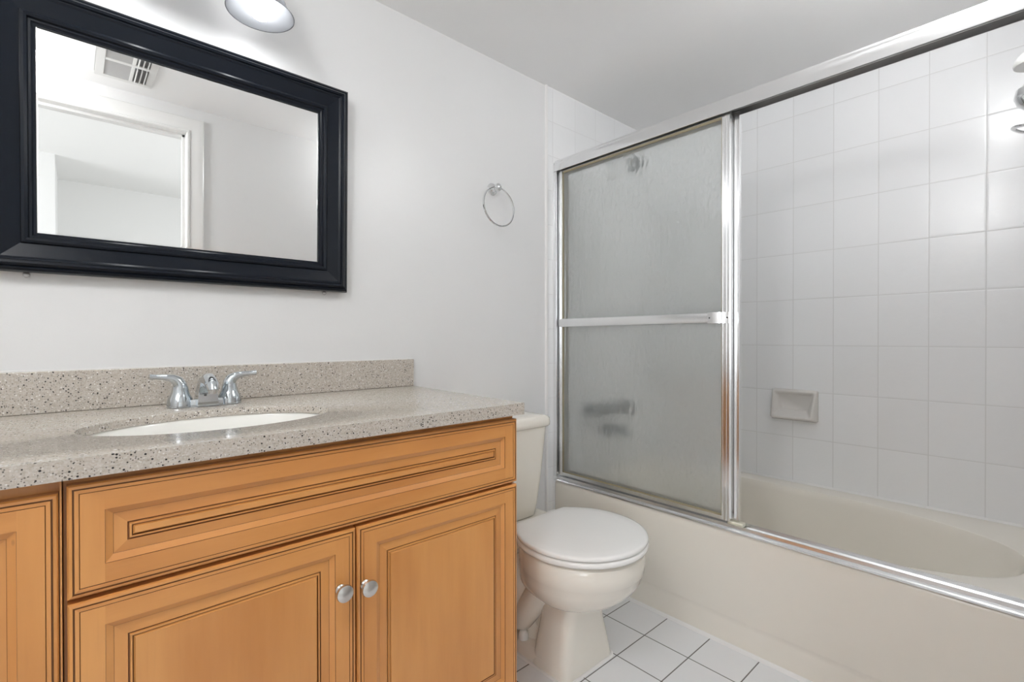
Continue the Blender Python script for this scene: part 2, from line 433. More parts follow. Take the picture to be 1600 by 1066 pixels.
# ------------------------------------------------------------------ added fill globes, out of view, to even out the brightness
for GX, GY, mk, lab in ((1.48, -1.395, 'fill_globe', 'added opal fill globe, out of view, above the floor in front of the bathtub'),
                        (-.42, -1.15, 'fill_globe_bright', 'added opal fill globe, out of view, above the floor at the left end of the vanity')):
    cl = thing('added_fill_globe', lab, 'fill light', (GX, GY, ZC), 'added fill globes')
    m = MB(); m.lathe([(0, 0), (.055, 0), (.055, .010), (.040, .020), (.034, .045), (0, .045)], (GX, GY, ZC-.0006), (0, 0, -1), 32); build(m, 'base', 'white_metal', cl)
    m = MB(); m.lathe([(r*1.2, h) for r, h in ((0, .036), (.034, .036), (.060, .05), (.080, .072), (.092, .105), (.095, .13), (.090, .16), (.074, .19), (.048, .21), (.02, .219), (0, .22))], (GX, GY, ZC-.0006), (0, 0, -1), 40); build(m, 'globe', mk, cl)

# ------------------------------------------------------------------ vanity cabinets
YF = -.590     # front face of doors
def panel_front(mb, x0, x1, z0, z1, horiz, prof=None):
    """raised-panel front; slots: 0 vertical, 1 horizontal, 2 centre, 3 glaze"""
    t = .020
    P = [(0, -.019, None), (0, -.004, 'f'), (.002, -.001, 'f'), (.0055, 0, 'f'), (.0062, -.0018, 'g'), (.0072, -.0018, 'g'), (.0078, -.0003, 'g'),
         (.0125, -.0003, 'f'), (.0131, -.0012, 'g'), (.0136, -.0006, 'g'), (.0405, -.0006, 's'), (.0409, -.0022, 'g'), (.0500, -.0075, 'f'), (.0505, -.0080, 'g'), (.0662, -.0065, 'f'),
         (.0672, -.0082, 'g'), (.0684, -.0082, 'g'), (.0690, -.0050, 'f'), (.0714, -.0050, 'f'), (.0718, -.0075, 'g'), (.0730, -.0070, 'g'), (.0750, -.0040, 'f')]
    R = [[(x0+d, YF-h, z0+d), (x1-d, YF-h, z0+d), (x1-d, YF-h, z1-d), (x0+d, YF-h, z1-d)] for d, h, _ in P]
    for i in range(1, len(P)):
        a, b, k = R[i-1], R[i], P[i][2]
        if k == 's':   # stiles run full height, rails between
            xa, xb_, za, zb_ = a[0][0], a[1][0], a[0][2], a[2][2]; xc, xd, zc, zd = b[0][0], b[1][0], b[0][2], b[2][2]; y = b[0][1]
            mb.face(((xa, y, za), (xc, y, za), (xc, y, zb_), (xa, y, zb_)), 0); mb.face(((xd, y, za), (xb_, y, za), (xb_, y, zb_), (xd, y, zb_)), 0)
            mb.face(((xc, y, za), (xd, y, za), (xd, y, zc), (xc, y, zc)), 1); mb.face(((xc, y, zd), (xd, y, zd), (xd, y, zb_), (xc, y, zb_)), 1)
            continue
        for s in range(4):
            j = (s+1) % 4
            mb.face((a[s], a[j], b[j], b[s]), 3 if k == 'g' else (1 if s in (0, 2) else 0))
    mb.face(R[-1], 2); mb.face(list(reversed(R[0])), 0)
def knob(x, z, parent):
    m = MB(); m.lathe([(.0095, 0), (.0095, .003), (.0065, .006), (.006, .013), (.010, .017), (.0152, .019), (.0165, .022), (.0155, .026), (.011, .0285), (.005, .0295), (0, .0297)], (x, YF, z), (0, -1, 0), 28)
    return build(m, 'knob', 'nickel', parent, label='satin nickel round knob')
XC = .840
cab = thing('sink_cabinet', 'honey maple sink base cabinet with a false drawer front over two raised-panel doors', 'cabinet', (.41, -.29, 0))
m = MB(); m.box((-.0125, -.57, .10), (XC-.018, -.552, .829)); m.box((XC-.018, -.57, 0), (XC, -.003, .829)); m.box((-.0125, -.552, .10), (.004, -.003, .829))
m.box((.004, -.552, .10), (XC-.018, -.003, .118)); m.box((-.0125, -.515, 0), (XC-.018, -.50, .10)); m.box((.004, -.02, .118), (XC-.018, -.003, .829))
build(m, 'cabinet_body', 'wood_v', cab, smooth=0, bevel=.001)
m = MB(); panel_front(m, -.0085, .838, .660, .8195, True); build(m, 'drawer_front', ['wood_v', 'wood_h', 'wood_ph', 'glaze'], cab, smooth=0)
for x0, x1, kx, kz in ((-.0085, .4085, .3765, .5445), (.4115, .838, .4265, .537)):
    m = MB(); panel_front(m, x0, x1, .125, .6535, False)
    d = build(m, 'cabinet_door', ['wood_v', 'wood_h', 'wood_p', 'glaze'], cab, smooth=0)
    knob(kx, kz, d)
cab2 = thing('side_cabinet', 'honey maple cabinet with one raised-panel door left of the sink cabinet, cut by the frame', 'cabinet', (-.366, -.29, 0))
m = MB(); m.box((XL+.003, -.57, .10), (-.0135, -.552, .829)); m.box((XL+.003, -.552, 0), (XL+.02, -.003, .829)); m.box((-.030, -.552, 0), (-.0135, -.003, .829))
m.box((XL+.02, -.552, .10), (-.030, -.003, .118)); m.box((XL+.003, -.515, 0), (-.0135, -.50, .10))
m.box((-.0155, -.588, .10), (-.0135, -.57, .829))
build(m, 'cabinet_body', 'wood_v', cab2, smooth=0)
m = MB(); panel_front(m, -.42, -.0168, .125, .8115, False); build(m, 'cabinet_door', ['wood_v', 'wood_h', 'wood_p', 'glaze'], cab2, smooth=0)
m = MB(); panel_front(m, XL+.006, -.4235, .125, .8115, False); build(m, 'cabinet_door', ['wood_v', 'wood_h', 'wood_p', 'glaze'], cab2, smooth=0)

# ------------------------------------------------------------------ countertop, sink, tap
ZT, ZU = .8603, .8425
SX, SY, RX, RY = .222, -.345, .222, .150
ct = thing('vanity_countertop', 'speckled grey beige quartz worktop with backsplash on the maple vanity', 'countertop', (.07, -.3, .83))
def xe(y): return .876 + (.876-.852)*(y+.02)/.58      # the right end is cut slightly out of square
m = MB(); nseg = 72
hole = [(SX+RX*math.cos(2*PI*k/nseg), SY+RY*math.sin(2*PI*k/nseg)) for k in range(nseg)]
x0, x1a, y0, y1 = XL+.002, 0, -.602, -.0008
def edge_pt(a):
    c, s = math.cos(a), math.sin(a); best = 1e9
    if c < -1e-9: best = min(best, (x0-SX)/c)
    if s > 1e-9: best = min(best, (y1-SY)/s)
    if s < -1e-9: best = min(best, (y0-SY)/s)
    den = c - (.024/.58)*s
    if den > 1e-9: best = min(best, (xe(SY)-SX)/den)
    return (SX+c*best, SY+s*best)
angs = [2*PI*k/nseg for k in range(nseg)]
corners = [(x0, y0), (x0, y1), (xe(y1), y1), (xe(y0), y0)]
def ang(p): return math.atan2(p[1]-SY, p[0]-SX) % (2*PI)
allang = sorted(set(angs + [ang(c) for c in corners]))
outer = [edge_pt(a) for a in allang]
inner = [(SX+RX*RY*math.cos(a)/math.hypot(RY*math.cos(a), RX*math.sin(a)), SY+RX*RY*math.sin(a)/math.hypot(RY*math.cos(a), RX*math.sin(a))) for a in allang]
rr = .003
def inn(off, z): return [(SX+(x-SX)*(1+off/RX), SY+(y-SY)*(1+off/RY), z) for x, y in inner]
m.loft([[(x, y, ZT) for x, y in outer], inn(rr, ZT), inn(rr*.3, ZT-rr*.3), inn(0, ZT-rr), inn(0, ZU), [(x, y, ZU) for x, y in outer]], False, False)
m.loft([[(x, y, ZU) for x, y in outer], [(x, y, ZT) for x, y in outer]], False, False)
bmesh.ops.remove_doubles(m.bm, verts=m.bm.verts, dist=1e-6)
m.loft([[(x0, -.602, .831), (xe(-.6), -.602, .831), (xe(-.6), -.602, ZU-.0002), (x0, -.602, ZU-.0002)], [(x0, -.575, .831), (xe(-.57), -.575, .831), (xe(-.57), -.575, ZU-.0002), (x0, -.575, ZU-.0002)]])
m.box((xe(-.3)-.02, -.574, .831), (xe(-.3)-.004, -.003, ZU-.0002))
build(m, 'worktop', 'quartz', ct, smooth=40)
m = B((x0, -.0205, ZT+.0004), (.8755, -.0008, .9525)); build(m, 'backsplash', 'quartz', ct, bevel=.0015)
m = B((x0, -.0035, .9525), (.8755, -.0005, .9555)); build(m, 'caulk_bead', 'caulk', ct, smooth=0)
# undermount basin
snk = thing('sink', 'white oval undermount sink basin below the quartz worktop', 'sink', (SX, SY, .70))
m = MB()
prof = [(1.13, 0.0), (1.02, 0.0), (1.0, -.006), (.975, -.03), (.92, -.07), (.80, -.11), (.58, -.135), (.30, -.146), (.09, -.15)]
outp = [(.09, -.162), (.32, -.158), (.62, -.147), (.86, -.12), (.98, -.075), (1.03, -.03), (1.05, -.012), (1.13, -.012)]
rg = [[(SX+RX*s*math.cos(2*PI*k/64), SY+RY*s*math.sin(2*PI*k/64), ZU-.0006+h) for k in range(64)] for s, h in prof+outp]
m.loft(rg+[rg[0]], False, False)
build(m, 'basin', 'sink', snk, smooth=50)
m = MB(); m.lathe([(0, -.145), (.018, -.1445), (.021, -.1475), (.021, -.165), (0, -.165)], (SX, SY, ZU)); build(m, 'drain', 'chrome', snk)
# tap
FX, FY = .240, -.107
fc = thing('bathroom_faucet', 'chrome two-handle centerset faucet behind the oval sink', 'faucet', (FX, FY, ZT))
m = MB()
def base_ring(z, sx, sy, n=48):
    out = []
    for k in range(n):
        a = 2*PI*k/n; c, s = math.cos(a), math.sin(a)
        wx = .077*sx; wy = (.024+.004*math.cos(2*a))*sy
        out.append((FX+wx*math.copysign(abs(c)**.75, c), FY+wy*math.copysign(abs(s)**.8, s), z))
    return out
m.loft([base_ring(ZT+.0003, 1, 1), base_ring(ZT+.010, 1, 1), base_ring(ZT+.016, .96, .93), base_ring(ZT+.018, .9, .85)])
build(m, 'base', 'faucet', fc)
for s, nm in ((-1, 0), (1, 1)):
    hx = FX+s*.052
    m = MB()
    m.lathe([(.027, .001), (.0268, .012), (.0245, .022), (.0205, .030), (.0185, .036), (.0172, .044), (.0160, .050)], (hx, FY, ZT), seg=28)
    m.tube([(hx, FY, ZT+.046), (hx+s*.001, FY, ZT+.055), (hx+s*.006, FY-.001, ZT+.064), (hx+s*.016, FY-.002, ZT+.0705), (hx+s*.030, FY-.003, ZT+.0735), (hx+s*.046, FY-.004, ZT+.0750), (hx+s*.060, FY-.005, ZT+.0760)],
           [(.0160, .0160), (.0148, .0148), (.0125, .0130), (.0095, .0112), (.0070, .0095), (.0060, .0088), (.0066, .0100)], 20)
    build(m, 'handle', 'faucet', fc, smooth=50)
m = MB()
path = [(FX, FY+.008, ZT+.012), (FX, FY+.004, ZT+.034), (FX, FY-.006, ZT+.052), (FX, FY-.026, ZT+.063), (FX, FY-.050, ZT+.064), (FX, FY-.072, ZT+.058), (FX, FY-.084, ZT+.050), (FX, FY-.086, ZT+.043)]
m.tube(path, [(.021, .021), (.0195, .019), (.0180, .0185), (.0150, .0180), (.0140, .0178), (.0140, .0175), (.0130, .0165), (.0115, .0150)], 24)
# skirt in front of the spout column
m.loft([[(FX-.0225, FY-.036, ZT+.001), (FX+.0225, FY-.036, ZT+.001), (FX+.0225, FY+.02, ZT+.001), (FX-.0225, FY+.02, ZT+.001)],
        [(FX-.0215, FY-.036, ZT+.012), (FX+.0215, FY-.036, ZT+.012), (FX+.0215, FY+.02, ZT+.012), (FX-.0215, FY+.02, ZT+.012)],
        [(FX-.0195, FY-.034, ZT+.036), (FX+.0195, FY-.034, ZT+.036), (FX+.019, FY+.014, ZT+.036), (FX-.019, FY+.014, ZT+.036)],
        [(FX-.0145, FY-.030, ZT+.060), (FX+.0145, FY-.030, ZT+.060), (FX+.0145, FY+.004, ZT+.060), (FX-.0145, FY+.004, ZT+.060)]])
build(m, 'spout', 'faucet', fc, smooth=40)
m = MB(); m.lathe([(.0, .0), (.0095, 0), (.0095, .010), (0, .010)], (FX, FY-.0855, ZT+.036)); build(m, 'aerator', 'nickel', fc)
m = MB(); m.lathe([(.0028, 0), (.0028, .0025), (0, .003)], (FX-.006, FY-.0347, ZT+.029), (0, -1, .08), 12); build(m, 'set_screw', 'black', fc)
m = MB(); m.tube([(FX, FY+.021, ZT+.012), (FX, FY+.021, ZT+.05)], .0022, 10); m.lathe([(0, 0), (.004, .001), (.0045, .006), (0, .009)], (FX, FY+.021, ZT+.048), seg=14); build(m, 'lift_rod', 'faucet', fc)

# ------------------------------------------------------------------ towel ring
TX, TZ = 1.245, 1.620
tr = thing('towel_ring', 'round chrome towel ring on the white wall between mirror and shower', 'towel ring', (TX, 0, TZ))
m = MB(); m.lathe([(0, 0), (.0245, 0), (.0245, .004), (.021, .008), (.013, .010), (.0095, .016), (.0095, .024), (.0140, .028), (.0162, .036), (.0140, .044), (.008, .048), (0, .049)], (TX, -.0005, TZ), (0, -1, 0), 28)
build(m, 'mount', 'chrome', tr)
RR = .0775; cxr, czr = TX+.001, TZ-.0765
m = MB(); m.tube([(cxr+RR*math.sin(2*PI*k/56), -.036-.012*(1-math.cos(2*PI*k/56))/2, czr+RR*math.cos(2*PI*k/56)) for k in range(56)], .0037, 10, closed=True)
build(m, 'ring', 'chrome', tr)

# ------------------------------------------------------------------ toilet
TLX, TLY = 1.168, -.527
wc = thing('toilet', 'bone coloured two-piece toilet with closed white lid between vanity and bathtub', 'toilet', (TLX, -.35, 0))
def egg(cx, cyy, rx, ryf, ryb, z, n=56, sq=2.0):
    out = []
    for k in range(n):
        a = 2*PI*k/n; c, s = math.cos(a), math.sin(a)
        e = 2/sq
        out.append((cx+rx*math.copysign(abs(c)**e, c), cyy+(ryb if s > 0 else ryf)*math.copysign(abs(s)**e, s), z))
    return out
m = MB()
bowl = [(.392, .185, .185, .19, 0), (.387, .1905, .1915, .20, 0), (.360, .1905, .1915, .20, 0), (.332, .1885, .189, .20, 0), (.328, .1855, .1855, .205, 0), (.305, .181, .180, .205, .001), (.275, .168, .163, .21, .004), (.250, .148, .140, .22, .010),
        (.232, .126, .115, .225, .018), (.218, .100, .085, .225, .030), (.208, .080, .060, .22, .04), (.150, .066, .04, .20, .05), (.09, .060, .03, .19, .05)]
rings = [egg(TLX, TLY+dy, rx, ryf, ryb, z) for z, rx, ryf, ryb, dy in bowl]
m.loft([egg(TLX, TLY, .15, .15, .15, .394)]+rings)
# flat deck at the back carrying the tank
m.loft([egg(TLX, -.20, .175, .16, .165, z, sq=4) for z in (.310, .332)]+[egg(TLX, -.20, .185, .17, .168, z, sq=4) for z in (.340, .3535)])
m.loft([egg(TLX, -.23, .11, .16, .12, .12, sq=3), egg(TLX, -.22, .13, .16, .14, .25, sq=3), egg(TLX, -.20, .172, .16, .16, .325, sq=4)])
# front column of the pedestal
def rect(x0, x1, y0, y1, z, r):
    out = []
    for cx, cyy, a0 in ((x1-r, y1-r, 0), (x0+r, y1-r, PI/2), (x0+r, y0+r, PI), (x1-r, y0+r, 1.5*PI)):
        for k in range(6): a = a0+k*PI/10; out.append((cx+r*math.cos(a), cyy+r*math.sin(a), z))
    return out
m.loft([rect(1.066, 1.300, -.552, -.395, .000, .030), rect(1.066, 1.300, -.552, -.395, .012, .030), rect(1.072, 1.294, -.548, -.40, .05, .032), rect(1.084, 1.272, -.546, -.41, .14, .036), rect(1.090, 1.262, -.550, -.41, .215, .040), rect(1.085, 1.267, -.56, -.40, .245, .04)])
# foot slab and exposed trapway
m.loft([rect(1.0685, 1.2975, -.50, -.10, 0, .03), rect(1.0685, 1.2975, -.50, -.10, .030, .03), rect(1.079, 1.286, -.49, -.11, .042, .03)])
m.loft([rect(1.105, 1.255, -.40, -.12, .03, .05), rect(1.110, 1.25, -.40, -.12, .10, .05), rect(1.115, 1.245, -.42, -.12, .16, .05), rect(1.09, 1.27, -.42, -.10, .24, .06)])
for sx in (-1, 1):
    xx = TLX+.003+sx*.058
    m.tube([(xx-sx*.02, -.47, .30), (xx, -.42, .235), (xx+sx*.012, -.375, .165), (xx+sx*.012, -.33, .105), (xx+sx*.008, -.27, .075), (xx, -.2, .10), (xx-sx*.01, -.15, .16)], [.05, .048, .043, .042, .044, .048, .05], 16)
build(m, 'bowl', 'toilet', wc, smooth=50)
for sx in (-1, 1):
    m = MB(); m.lathe([(.0165, 0), (.017, .010), (.015, .022), (.010, .028), (0, .030)], (TLX+.014+sx*.092, -.345, .041), seg=20); build(m, 'bolt_cap', 'seat', wc)
def seat_outline(grow, z, n=64):
    out = []
    R = .2005+grow
    for k in range(n+1):            # round front from right side to left side
        a = -PI*k/n
        out.append((TLX+R*math.cos(a), TLY+R*1.0*math.sin(a), z))
    def bez(p0, p1, p2, p3, q=10):
        r = []
        for i in range(1, q):
            t = i/q; r.append(tuple((1-t)**3*p0[j]+3*(1-t)**2*t*p1[j]+3*(1-t)*t*t*p2[j]+t**3*p3[j] for j in (0, 1))+(z,))
        return r
    yb = -.346+grow; xb = .120+grow*.7
    out += bez((TLX-R, TLY), (TLX-R, TLY+.10), (TLX-xb-.030, yb-.040), (TLX-xb, yb-.006))
    out += [(TLX-xb, yb-.006, z), (TLX-xb+.006, yb, z), (TLX+xb-.006, yb, z), (TLX+xb, yb-.006, z)]
    out += bez((TLX+xb, yb-.006), (TLX+xb+.030, yb-.040), (TLX+R, TLY+.10), (TLX+R, TLY))
    return out
m = MB(); m.loft([seat_outline(-.008, .3985), seat_outline(-.002, .400), seat_outline(0, .405), seat_outline(0, .411), seat_outline(-.003, .4145), seat_outline(-.010, .4155)])
st = build(m, 'seat', 'seat', wc, smooth=60)
for bx, by in ((-.055, -.712), (.06, -.71), (-.12, -.42), (.12, -.42)):
    m = MB(); m.lathe([(.0, 0), (.007, 0), (.0075, .0045), (0, .0047)], (TLX+bx, by+.014, .3942), seg=14); build(m, 'bumper', 'rubber', st)
m = MB(); m.loft([seat_outline(-.012, .4175), seat_outline(-.005, .4178), seat_outline(-.002, .4195), seat_outline(-.001, .4265), seat_outline(-.004, .4300), seat_outline(-.010, .4315), seat_outline(-.04, .4325), seat_outline(-.08, .4328)])
build(m, 'lid', 'seat', wc, smooth=60, label='glossy white closed lid')
for sx in (-1, 1):
    m = MB(); m.box((TLX+sx*.075-.022, -.350, .354), (TLX+sx*.075+.022, -.318, .418)); build(m, 'hinge', 'seat', wc, bevel=.006, bseg=3)
# tank and its lid
m = MB()
tk = [(.354, .130, .075), (.361, .140, .082), (.40, .147, .086), (.50, .163, .090), (.60, .177, .0925), (.689, .188, .0945)]
m.loft([rect(TLX-hw, TLX+hw, -.1175-hd, -.1175+hd, z, .035) for z, hw, hd in tk])
build(m, 'tank', 'toilet', wc, smooth=50)
m = MB()
m.loft([rect(TLX-.194, TLX+.194, -.2155, -.0195, .6895, .03), rect(TLX-.2, TLX+.2, -.2205, -.0135, .694, .034), rect(TLX-.2015, TLX+.2015, -.2215, -.0125, .705, .035), rect(TLX-.2, TLX+.2, -.2205, -.0135, .719, .035),
        rect(TLX-.194, TLX+.194, -.2155, -.0185, .727, .035), rect(TLX-.183, TLX+.183, -.205, -.029, .7305, .035), rect(TLX-.15, TLX+.15, -.175, -.06, .732, .03)])
build(m, 'tank_lid', 'toilet', wc, smooth=60)
m = MB(); m.lathe([(0, 0), (.012, 0), (.012, .010), (0, .012)], (TLX-.13, -.2105, .64), (0, -1, 0), 20); m.tube([(TLX-.13, -.2205, .64), (TLX-.10, -.224, .636), (TLX-.065, -.226, .630)], [.005, .0055, .007], 10)
build(m, 'flush_lever', 'chrome', wc)
# white caulk ring where the toilet foot meets the tiles
m = MB(); m.loft([rect(1.058, 1.308, -.560, -.095, .0002, .034), rect(1.062, 1.304, -.556, -.098, .004, .032)])
build(m, 'caulk_ring', 'caulk', wc)
# supply stop beside the toilet
sv = thing('water_supply_valve', 'white water supply pipe with stop valve behind the toilet bowl near the vanity', 'valve', (.925, -.06, .18))
m = MB(); m.tube([(.925, -.0006, .18), (.925, -.06, .18)], .009, 12); m.lathe([(.022, 0), (.02, .006), (.009, .008)], (.925, -.0006, .18), (0, -1, 0), 20); build(m, 'valve_body', 'chrome', sv)
m = MB(); m.tube([(.925, -.056, .185), (.925, -.06, .23), (.93, -.07, .30), (.95, -.09, .345)], .006, 10); build(m, 'supply_hose', 'supply', sv)

# ------------------------------------------------------------------ bathtub
XT = 1.6105; ZR = .385
tb = thing('bathtub', 'beige enamelled alcove bathtub along the tiled right wall', 'bathtub', (1.99, -.762, 0))
m = MB()
TXc = 1.981
def tub_ring(z, gx, ga, gb, n=96):
    """inner outline: gx grows sideways, ga at the plumbing end, gb at the near sloping end"""
    out = []
    for k in range(n):
        a = 2*PI*k/n; c, s = math.cos(a), math.sin(a)
        if s >= 0: e, by, yc = 4.2, .62+ga, -.70
        else: e, by, yc = 2.55, .755+gb, -.70
        out.append((TXc+(.302+gx)*math.copysign(abs(c)**(2/e), c), yc+by*math.copysign(abs(s)**(2/e), s), z))
    return out
inner = [(ZR, .012, .012, .010), (ZR-.002, .004, .004, .003), (ZR-.008, 0, 0, 0), (ZR-.03, -.004, -.006, -.010), (.25, -.018, -.022, -.055), (.15, -.032, -.035, -.115), (.10, -.05, -.05, -.16), (.075, -.085, -.085, -.21), (.065, -.15, -.15, -.28), (.062, -.22, -.30, -.42)]
rings = [tub_ring(*q) for q in inner]
m.loft(rings, False, True)
# rim outline matched by angle to the first inner ring
def rim_pt(p, x0, x1, y0, y1, z):
    dx, dy = p[0]-TXc, p[1]+.70; t = 1e9
    if dx > 1e-9: t = min(t, (x1-TXc)/dx)
    if dx < -1e-9: t = min(t, (x0-TXc)/dx)
    if dy > 1e-9: t = min(t, (y1+.70)/dy)
    if dy < -1e-9: t = min(t, (y0+.70)/dy)
    return (TXc+dx*t, -.70+dy*t, z)
YT0, YT1 = -1.5225, -.0055
o1 = [rim_pt(p, XT+.016, XB-.001, YT0, YT1, ZR) for p in rings[0]]
m.loft([rings[0], o1], False, False)
bmesh.ops.remove_doubles(m.bm, verts=m.bm.verts, dist=1e-6)
# front roll and apron as an extruded profile
ap = [(XT+.0165, ZR), (XT+.009, ZR-.0012), (XT+.003, ZR-.005), (XT-.0005, ZR-.012), (XT-.001, ZR-.03), (XT-.001, .105), (XT+.001, .098), (XT+.0045, .090), (XT+.0055, .080), (XT+.004, .0005), (XT+.03, .0005), (XT+.03, ZR-.02)]
m.extrude(ap, 1, YT0, YT1)
# filler to ground so that nothing shows beneath
m.box((XT+.03, YT0, .0005), (XT+.04, YT1, ZR-.03)); m.box((XT+.0165, YT0, ZR-.02), (XT+.05, YT1, ZR-.0015))
build(m, 'tub_shell', 'tub', tb, smooth=40)
m = MB(); m.lathe([(.0, 0), (.034, 0), (.036, .004), (.03, .010), (.012, .013), (0, .0135)], (TXc, -.0965, .305), (0, -1, .12), 28); build(m, 'overflow_plate', 'chrome_dim', tb)
m = MB(); m.lathe([(0, .004), (.02, .004), (.027, .002), (.028, 0), (0, 0)], (TXc, -.36, .0625), seg=28); build(m, 'drain', 'chrome', tb)
# white caulk along the floor and along the wall above the tub
m = MB(); m.extrude([(XT-.007, .0004), (XT+.004, .0004), (XT+.004, .010), (XT-.001, .008)], 1, YT0, -.006); struct(m, 'trim_4', 'caulk')
m = MB(); m.extrude([(XB-.006, ZR+.0003), (XB-.0005, ZR+.0003), (XB-.0005, ZR+.008)], 1, YT0, -.006); struct(m, 'trim_5', 'caulk')

# ------------------------------------------------------------------ sliding shower door
sf = thing('shower_door_frame', 'bright aluminium frame with header and bottom track on the bathtub rim', 'shower frame', (1.633, -.762, ZR))
YA, YZ = -.0048, -1.5232
m = MB()
m.extrude([(1.600, 1.7700), (1.5995, 1.7960), (1.6005, 1.799), (1.609, 1.8205), (1.613, 1.8225), (1.664, 1.8225), (1.667, 1.820), (1.667, 1.7740), (1.6645, 1.7740), (1.6645, 1.812), (1.604, 1.812), (1.6025, 1.797), (1.6030, 1.7765), (1.6035, 1.770)], 1, YA, YZ)
m.box((1.6335, YA, 1.781), (1.6355, YZ, 1.8125))
build(m, 'header', 'alu', sf, smooth=30)
m = B((1.606, YA-.0002, 1.8085), (1.6635, YZ+.0002, 1.8115)); build(m, 'header_channel', 'alu_in', sf, smooth=0)
m = MB()
m.extrude([(1.604, ZR+.0006), (1.603, ZR+.006), (1.6055, ZR+.0075), (1.6095, ZR+.0078), (1.611, ZR+.0055), (1.622, ZR+.008), (1.6235, ZR+.018), (1.626, ZR+.018), (1.627, ZR+.009), (1.660, ZR+.011), (1.661, ZR+.021), (1.6645, ZR+.021), (1.666, ZR+.0006)], 1, YA, YZ)
build(m, 'bottom_track', 'alu', sf, smooth=25)
for ya, yb in ((YA, -.0215), (YZ, -1.506)):
    m = MB(); s = 1 if yb > ya else -1
    m.box((1.600, ya, ZR+.022), (1.6665, ya+s*.004, 1.7685)); m.box((1.600, ya, ZR+.022), (1.6035, yb, 1.7685)); m.box((1.663, ya, ZR+.022), (1.6665, yb, 1.7685)); m.box((1.632, ya, ZR+.022), (1.6345, yb, 1.7685))
    build(m, 'wall_jamb', 'alu', sf, smooth=0, bevel=.0008)
m = MB(); m.box((1.6285, -.822, ZR+.0115), (1.6585, -.772, ZR+.026)); build(m, 'door_guide', 'rubber', sf, bevel=.004, bseg=3, label='cream plastic door guide')
def shower_panel(xc, y0, y1, label, front):
    t = thing('sliding_shower_door', label, 'shower door', (xc, (y0+y1)/2, .41), 'sliding obscure-glass shower doors')
    z0, z1 = .4145, 1.7785; sw = .026; d = .0075
    for ya, yb in ((y1-.020, y1), (y0, y0+sw)):
        mm = MB(); mm.box((xc-d, ya, z0), (xc+d, yb, z1))
        ym = (ya+yb)/2
        mm.box((xc-d-.0016, ym-.0035, z0), (xc-d+.001, ym+.0035, z1)); mm.box((xc-d-.0012, ya, z0), (xc-d+.001, ya+.004, z1)); mm.box((xc-d-.0012, yb-.004, z0), (xc-d+.001, yb, z1))
        build(mm, 'stile', 'alu', t, smooth=0, bevel=.0005)
    mm = B((xc-d, y0+sw, z1-.013), (xc+d, y1-.020, z1)); build(mm, 'top_rail', 'alu', t, smooth=0, bevel=.001)
    mm = B((xc-d, y0+sw, z0), (xc+d, y1-.020, z0+.013)); build(mm, 'bottom_rail', 'alu', t, smooth=0, bevel=.001)
    g = MB(); ga, gb, gz0, gz1 = y0+sw, y1-.020, z0+.013, z1-.013
    for a, b in (((ga, gz0), (gb, gz0+.0055)), ((ga, gz1-.008), (gb, gz1)), ((ga, gz0), (ga+.003, gz1)), ((gb-.005, gz0), (gb, gz1))):
        g.box((xc-.0052, a[0], a[1]), (xc+.0052, b[0], b[1]))
    build(g, 'gasket', 'gasket', t, smooth=0)
    mm = B((xc-.0025, ga+.0005, gz0+.0005), (xc+.0025, gb-.0005, gz1-.0005))
    for f in mm.bm.faces: f.material_index = 0 if all(v.co.x < xc for v in f.verts) else 1
    build(mm, 'glass_pane', ['glass' if front else 'glass_rear', 'glass_smooth'], t, smooth=0)
    if front:
        mm = MB(); zb = 1.0925
        mm.extrude([(1.597, zb-.0175), (1.5945, zb-.015), (1.5935, zb), (1.5945, zb+.015), (1.597, zb+.0175), (1.5985, zb+.0165), (1.5985, zb-.0165)], 1, y1-.026, -.728)
        bar = build(mm, 'towel_bar', 'alu', t, smooth=30)
        mm = MB()
        pr = [(1.5905, -.722), (1.5895, -.738), (1.591, -.752), (1.599, -.766), (1.606, -.776), (1.607, -.786), (xc-d-.0005, -.786), (xc-d-.0005, -.774), (1.6095, -.766), (1.602, -.757), (1.597, -.748), (1.5955, -.736), (1.5965, -.722)]
        mm.loft([[(x, y, zb-.0185) for x, y in pr], [(x, y, zb+.0185) for x, y in pr]])
        build(mm, 'bar_bracket', 'alu', bar, smooth=30)
        mm = MB(); mm.box((1.5965, y1-.026, zb-.016), (xc-d-.0018, y1-.014, zb+.016)); build(mm, 'bar_bracket', 'alu', bar, bevel=.001)
        for yy, xx in ((-.729, 1.5904), (-.7815, 1.6066)):
            mm = MB(); mm.lathe([(0, 0), (.0028, 0), (.0022, .0008), (0, .001)], (xx, yy, zb), (-1, 0, 0), 12); build(mm, 'screw', 'black', bar)
    return t
shower_panel(1.6225, -.786, -.0235, 'front obscure-glass sliding shower door with aluminium towel bar across it', True)
shower_panel(1.6500, -.806, -.0235, 'rear obscure-glass sliding shower door pushed behind the one with the towel bar', False)

